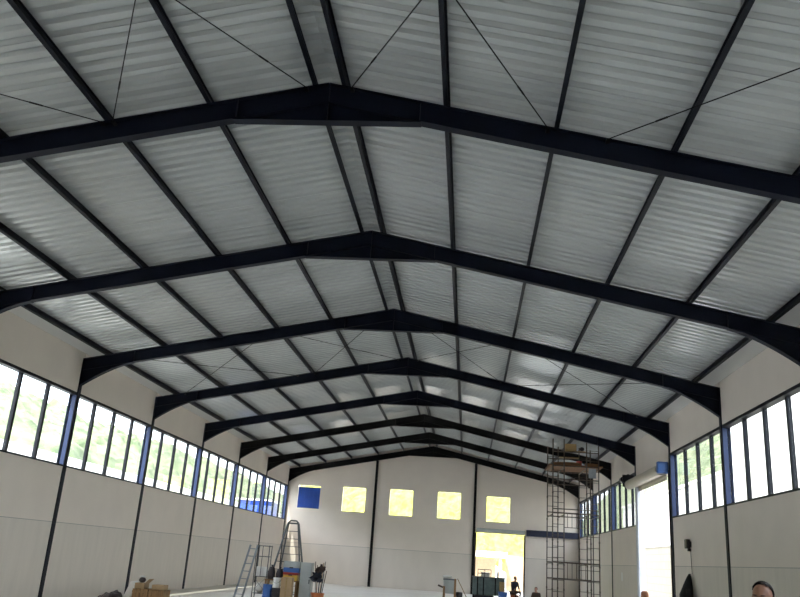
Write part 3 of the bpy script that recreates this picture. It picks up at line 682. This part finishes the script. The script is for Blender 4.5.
def person(lab, base, yaw, pose, cloth, legs, S=1.0):
    """pose 'stand' or 'sit'; local frame: faces -y, z up, before yaw and scale"""
    P = {}
    if pose == 'stand':
        hip = .93; kn = {q: (q * .10, -.01, .50) for q in (-1, 1)}; an = {q: (q * .11, .03, .09) for q in (-1, 1)}; toe = {q: (q * .13, -.13, .035) for q in (-1, 1)}
        lean = 0.0
    else:
        hip = pose; kn = {q: (q * .16, -.42, hip + .04) for q in (-1, 1)}; an = {q: (q * .15, -.40, .09) for q in (-1, 1)}; toe = {q: (q * .17, -.56, .035) for q in (-1, 1)}
        lean = -.10
    sh = hip + .53; nk = hip + .58; hc = hip + .695
    ly = lambda z: lean * (z - hip) / .5
    J = {'pel': ((0, 0, hip), (.15, .12)), 'wst': ((0, ly(hip + .18), hip + .18), (.145, .11)), 'chs': ((0, ly(hip + .36), hip + .36), (.17, .12)), 'shc': ((0, ly(sh), sh - .03), (.15, .10)), 'nk': ((0, ly(nk), nk), .062), 'hd': ((0, ly(hc) - .005, hip + .66), .062)}
    E_ = [('pel', 'wst'), ('wst', 'chs'), ('chs', 'shc'), ('shc', 'nk'), ('nk', 'hd')]
    hands = []
    for q in (-1, 1):
        J[f'hp{q}'] = ((q * .09, -.01, hip - .05), .09); J[f'kn{q}'] = (kn[q], .058); J[f'an{q}'] = (an[q], .040); J[f'to{q}'] = (toe[q], (.042, .03))
        E_ += [('pel', f'hp{q}'), (f'hp{q}', f'kn{q}'), (f'kn{q}', f'an{q}'), (f'an{q}', f'to{q}')]
        if pose == 'stand': el, wr = (q * .255, .03, sh - .31), (q * .25, -.05, sh - .56)
        else: el, wr = (q * .25, ly(sh) - .06, sh - .30), (q * .15, -.33, hip + .12)
        J[f'sh{q}'] = ((q * .185, ly(sh), sh - .03), .072); J[f'el{q}'] = (el, .050); J[f'wr{q}'] = (wr, .028)
        E_ += [('shc', f'sh{q}'), (f'sh{q}', f'el{q}'), (f'el{q}', f'wr{q}')]
        hands.append((wr, Vector(wr) - Vector(el), q))
    H = Vector((0, ly(hc) - .015, hc + .02))
    def extra(bm):
        ball(bm, H + Vector((0, .01, .03)), .095, (.80, 1.02, .98), 20)      # skull
        ball(bm, H + Vector((0, -.025, -.045)), .07, (.86, .92, .95), 16)      # jaw
        ball(bm, H + Vector((0, -.10, -.015)), .016, (.8, 1.0, 1.5), 10)       # nose
        ball(bm, H + Vector((0, -.082, .03)), .02, (2.2, .6, .6), 10)          # brow
        for q in (-1, 1): ball(bm, H + Vector((q * .080, .01, -.005)), .020, (.45, .9, 1.4), 10)
        for w, d, q in hands: hand(bm, w, d, Vector((0, -1, 0)) if pose == 'stand' else Vector((q * -1, 0, .2)))
    t = thing('person', lab, 'person', base)
    W = Matrix.Translation(Vector(base)) @ Matrix.Rotation(yaw, 4, 'Z') @ Matrix.Scale(S, 4)
    def fin(name, bm, m, par=t, smooth=True):
        bmesh.ops.transform(bm, matrix=W, verts=bm.verts); return obj(name, bm, m, par, smooth)
    body = fin('body', skin_mesh(J, E_, 'pel', .010, extra), 'skin')
    def grow(keys, edges, root, g, over={}):
        K = {}
        for k_ in keys:
            c, r = over.get(k_, J.get(k_)); r = (r, r) if isinstance(r, (int, float)) else r; K[k_] = (c, tuple(x * g for x in r) if k_ not in over else r)
        return skin_mesh(K, edges, root, .016)
    up = ['pel', 'wst', 'chs', 'shc', 'nk'] + [f'{a}{q}' for a in ('sh', 'el', 'wr') for q in (-1, 1)]
    def cut(k1, k2, u): return tuple(Vector(J[k1][0]).lerp(Vector(J[k2][0]), u))
    ov = {f'wr{q}': (cut(f'el{q}', f'wr{q}', .85), (.042, .042)) for q in (-1, 1)}; ov['nk'] = (tuple(Vector(J['nk'][0]) + Vector((0, .005, -.012))), (.078, .078))
    fin('shirt', grow(up, [e for e in E_ if e[0] in up and e[1] in up], 'pel', 1.17, ov), cloth)
    lo = ['pel'] + [f'{a}{q}' for a in ('hp', 'kn', 'an') for q in (-1, 1)]
    fin('trousers', grow(lo, [e for e in E_ if e[0] in lo and e[1] in lo], 'pel', 1.2), legs)
    for q in (-1, 1):
        bm = BM(); a, b = Vector(an[q]), Vector(toe[q]); ball(bm, (a + b) / 2 + Vector((0, -.01, -.02)), .06, (.75, 2.1, .75), 14)
        for v in bm.verts: v.co.z = max(v.co.z, .002)
        fin('shoe', bm, 'shoe')
    bm = BM(); ball(bm, H + Vector((0, .022, .042)), .103, (.83, 1.02, .98), 24)
    dele = [v for v in bm.verts if (v.co.z - H.z) < .065 - (v.co.y - H.y) * 1.0 and v.co.y - H.y < .05 or v.co.z - H.z < -.045]
    bmesh.ops.delete(bm, geom=dele, context='VERTS')
    bmesh.ops.solidify(bm, geom=bm.faces[:], thickness=.008)
    fin('hair', bm, 'hair')
    for q in (-1, 1):
        bm = BM(); ball(bm, H + Vector((q * .032, -.088, .006)), .012, (1.2, .7, .7), 10); e = fin('eye', bm, 'eye')
        bm = BM(); ball(bm, H + Vector((q * .032, -.0965, .006)), .0055, (1, .5, 1), 8); bmesh.ops.transform(bm, matrix=W, verts=bm.verts); p_ = obj('pupil', bm, 'blackp', None, True); p_.parent = e
        bm = BM(); ball(bm, H + Vector((q * .032, -.097, .028)), .010, (2.0, .6, .35), 8); fin('eyebrow', bm, 'hair')
    bm = BM(); ball(bm, H + Vector((0, -.092, -.056)), .012, (2.0, .6, .55), 10); fin('mouth', bm, 'lip')
    return t
person('person standing near the right edge facing the camera, only the dark-haired head in view', (4.92, 7.3, 0), math.radians(-34), 'stand', 'cloth_grey', 'jeans', 1.80 / 1.765)
person('person in dark top sitting on an orange crate in front of the far doorway', (5.12, 48.0, 0), math.radians(35), .455, 'cloth_navy', 'cloth_brown', .98)
person('person in dark brown top sitting low beside the scaffold tower', (5.68, 39.08, 0), math.radians(-25), .345, 'cloth_brown', 'cloth_navy', .82)

# ------------------------------------------------------------------ outside
bm = BM(); box(bm, (-150, -100, -.5), (150, 280, -.22)); struct(obj('yard_ground', bm, 'ground'))
def hillside(name, mname, fn, u0, u1, v0, v1, nu, nv, amp):
    bm = BM(); g = []
    for i in range(nu + 1):
        row = []
        for j in range(nv + 1):
            p = Vector(fn(u0 + (u1 - u0) * i / nu, v0 + (v1 - v0) * j / nv))
            q = p + Vector((1, 2, 3)); d = noise.fractal(q * .22, 1.0, 2.0, 4) * amp + abs(noise.noise(q * .9)) * amp * .5
            p += Vector((0, 0, d)); row.append(bm.verts.new(p))
        g.append(row)
    for i in range(nu):
        for j in range(nv): bm.faces.new((g[i][j], g[i + 1][j], g[i + 1][j + 1], g[i][j + 1]))
    return struct(obj(name, bm, mname))
hillside('hillside', 'hill', lambda u, v: (u, 80 + v, 1.0 + v * .75), -16.5, 13.5, 0, 36, 90, 60, 1.6)
def ht_left(y): return 1.0
hillside('hillside', 'hill_pale', lambda u, v: (-21 - v, u, 5.4 + v * .42), -40, 190, 0, 26, 240, 46, 1.3)
hillside('hillside', 'hill_pale', lambda u, v: (25 + v, u, 3.5 + v * (1.05 if u > 72 else 1.05 * max(0.1, 1 - (72 - u) / 16))), -40, 260, 0, 30, 280, 46, 1.2)
bm = BM(); box(bm, (-21.6, -40, -.3), (-21, 190, 6.2)); tag(centre(obj('retaining_wall', bm, 'ext_white'), (-21.3, 35, -.3)), 'pale retaining wall along the foot of the hill outside the left windows', 'wall')
for (a, b, h, lab) in ((18, 71, 16.5, 'tall plain white building outside the right windows, nearer the camera'), (71.3, 118, 10.5, 'lower white building outside the right windows, farther along')):
    t = thing('white_building', lab, 'building', (28, (a + b) / 2, -.22))
    bm = BM(); box(bm, (24, a, -.22), (33, b, h)); obj('wall', bm, 'ext_white', t)
    bm = BM(); box(bm, (23.8, a - .1, h), (33.2, b + .1, h + .25)); obj('parapet', bm, 'ext_white', t)
bm = BM(); box(bm, (16, 10, -.22), (16.2, 75, 3.75)); box(bm, (15.97, 10, 3.75), (16.23, 75, 3.81)); tag(centre(obj('block_wall', bm, 'block'), (16.1, 42, -.22)), 'cream block wall outside the side doorway', 'wall')
t = thing('blue_shed', 'blue metal shed outside, glimpsed through the last left-hand window', 'shed', (-13.5, 61.5, -.22))
bm = BM(); box(bm, (-14.6, 60.2, -.22), (-12.3, 63, 5.2)); obj('wall', bm, 'bluesheet', t)
bm = BM(); box(bm, (-14.8, 60.0, 5.2), (-12.1, 63.2, 5.32)); obj('roof', bm, 'ext_white', t)
# canopy building behind the far doorway
t = thing('outbuilding', 'cream outbuilding with white flat canopy seen through the far doorway', 'building', (-5, 72, -.22))
bm = BM(); box(bm, (-16, 71.5, -.22), (4.9, 76, 2.3)); obj('wall', bm, 'render', t)
bm = BM(); box(bm, (-16, 69.2, 2.40), (5.75, 76.3, 2.85)); obj('canopy', bm, 'ext_white', t)
for x in (5.2, 1.0, -4.0):
    bm = BM(); box(bm, (x - .13, 69.4, -.22), (x + .13, 69.66, 2.40)); obj('pillar', bm, 'render', t)
hillside('earth_bank', 'earth', lambda u, v: (u, 73 + v * .6, -.25 + v * .55), 5.9, 30, 0, 5.2, 40, 12, .25)

# ------------------------------------------------------------------ light
w = bpy.data.worlds.new('sky'); scene.world = w; w.use_nodes = True; nt = w.node_tree; bg = nt.nodes['Background']
sky = nt.nodes.new('ShaderNodeTexSky'); sky.sky_type = 'NISHITA'; sky.sun_disc = False; sky.sun_elevation = math.radians(52); sky.sun_rotation = math.radians(200); sky.dust_density = 4.0; sky.air_density = 1.0
mxw = nt.nodes.new('ShaderNodeMix'); mxw.data_type = 'RGBA'; mxw.inputs[0].default_value = 0.55
nt.links.new(sky.outputs[0], mxw.inputs[6]); mxw.inputs[7].default_value = (6.8, 7.2, 7.9, 1)
nt.links.new(mxw.outputs[2], bg.inputs[0]); bg.inputs[1].default_value = 0.33
sd = bpy.data.lights.new('sun', 'SUN'); sd.energy = 3.5; sd.angle = math.radians(1.0); sd.color = (1, .95, .84)
so = bpy.data.objects.new('sun', sd); COL.objects.link(so)
dirv = Vector((0.28, 0.75, -1.05)).normalized(); so.rotation_euler = dirv.to_track_quat('-Z', 'Y').to_euler(); so.location = (0, -20, 60)

# ------------------------------------------------------------------ camera
cd = bpy.data.cameras.new('camera'); cam = bpy.data.objects.new('camera', cd); COL.objects.link(cam); scene.camera = cam
cd.sensor_fit = 'HORIZONTAL'; cd.sensor_width = 36; cd.lens = 800.57 / 800 * 36; cd.clip_end = 500
pit, yaw, rol = .3135, -.1004, .0685
fw = Vector((math.sin(yaw) * math.cos(pit), math.cos(yaw) * math.cos(pit), math.sin(pit)))
r0 = Vector((math.cos(yaw), -math.sin(yaw), 0)); u0 = r0.cross(fw)
r = math.cos(rol) * r0 + math.sin(rol) * u0; u = math.cos(rol) * u0 - math.sin(rol) * r0
cam.matrix_world = Matrix.Translation((2.4663, 0, 1.8004)) @ Matrix((r, u, -fw)).transposed().to_4x4()

for o in ROOTS:
    if '_w' in o.keys(): del o['_w']
scene.view_settings.view_transform = 'Standard'; scene.view_settings.look = 'None'; scene.view_settings.gamma = 1; scene.view_settings.use_curve_mapping = False
scene.view_settings.exposure = 1.88
c = scene.cycles; c.max_bounces = 10; c.diffuse_bounces = 6; c.glossy_bounces = 3; c.transparent_max_bounces = 8; c.caustics_reflective = False; c.caustics_refractive = False; c.sample_clamp_indirect = 6; c.use_denoising = True
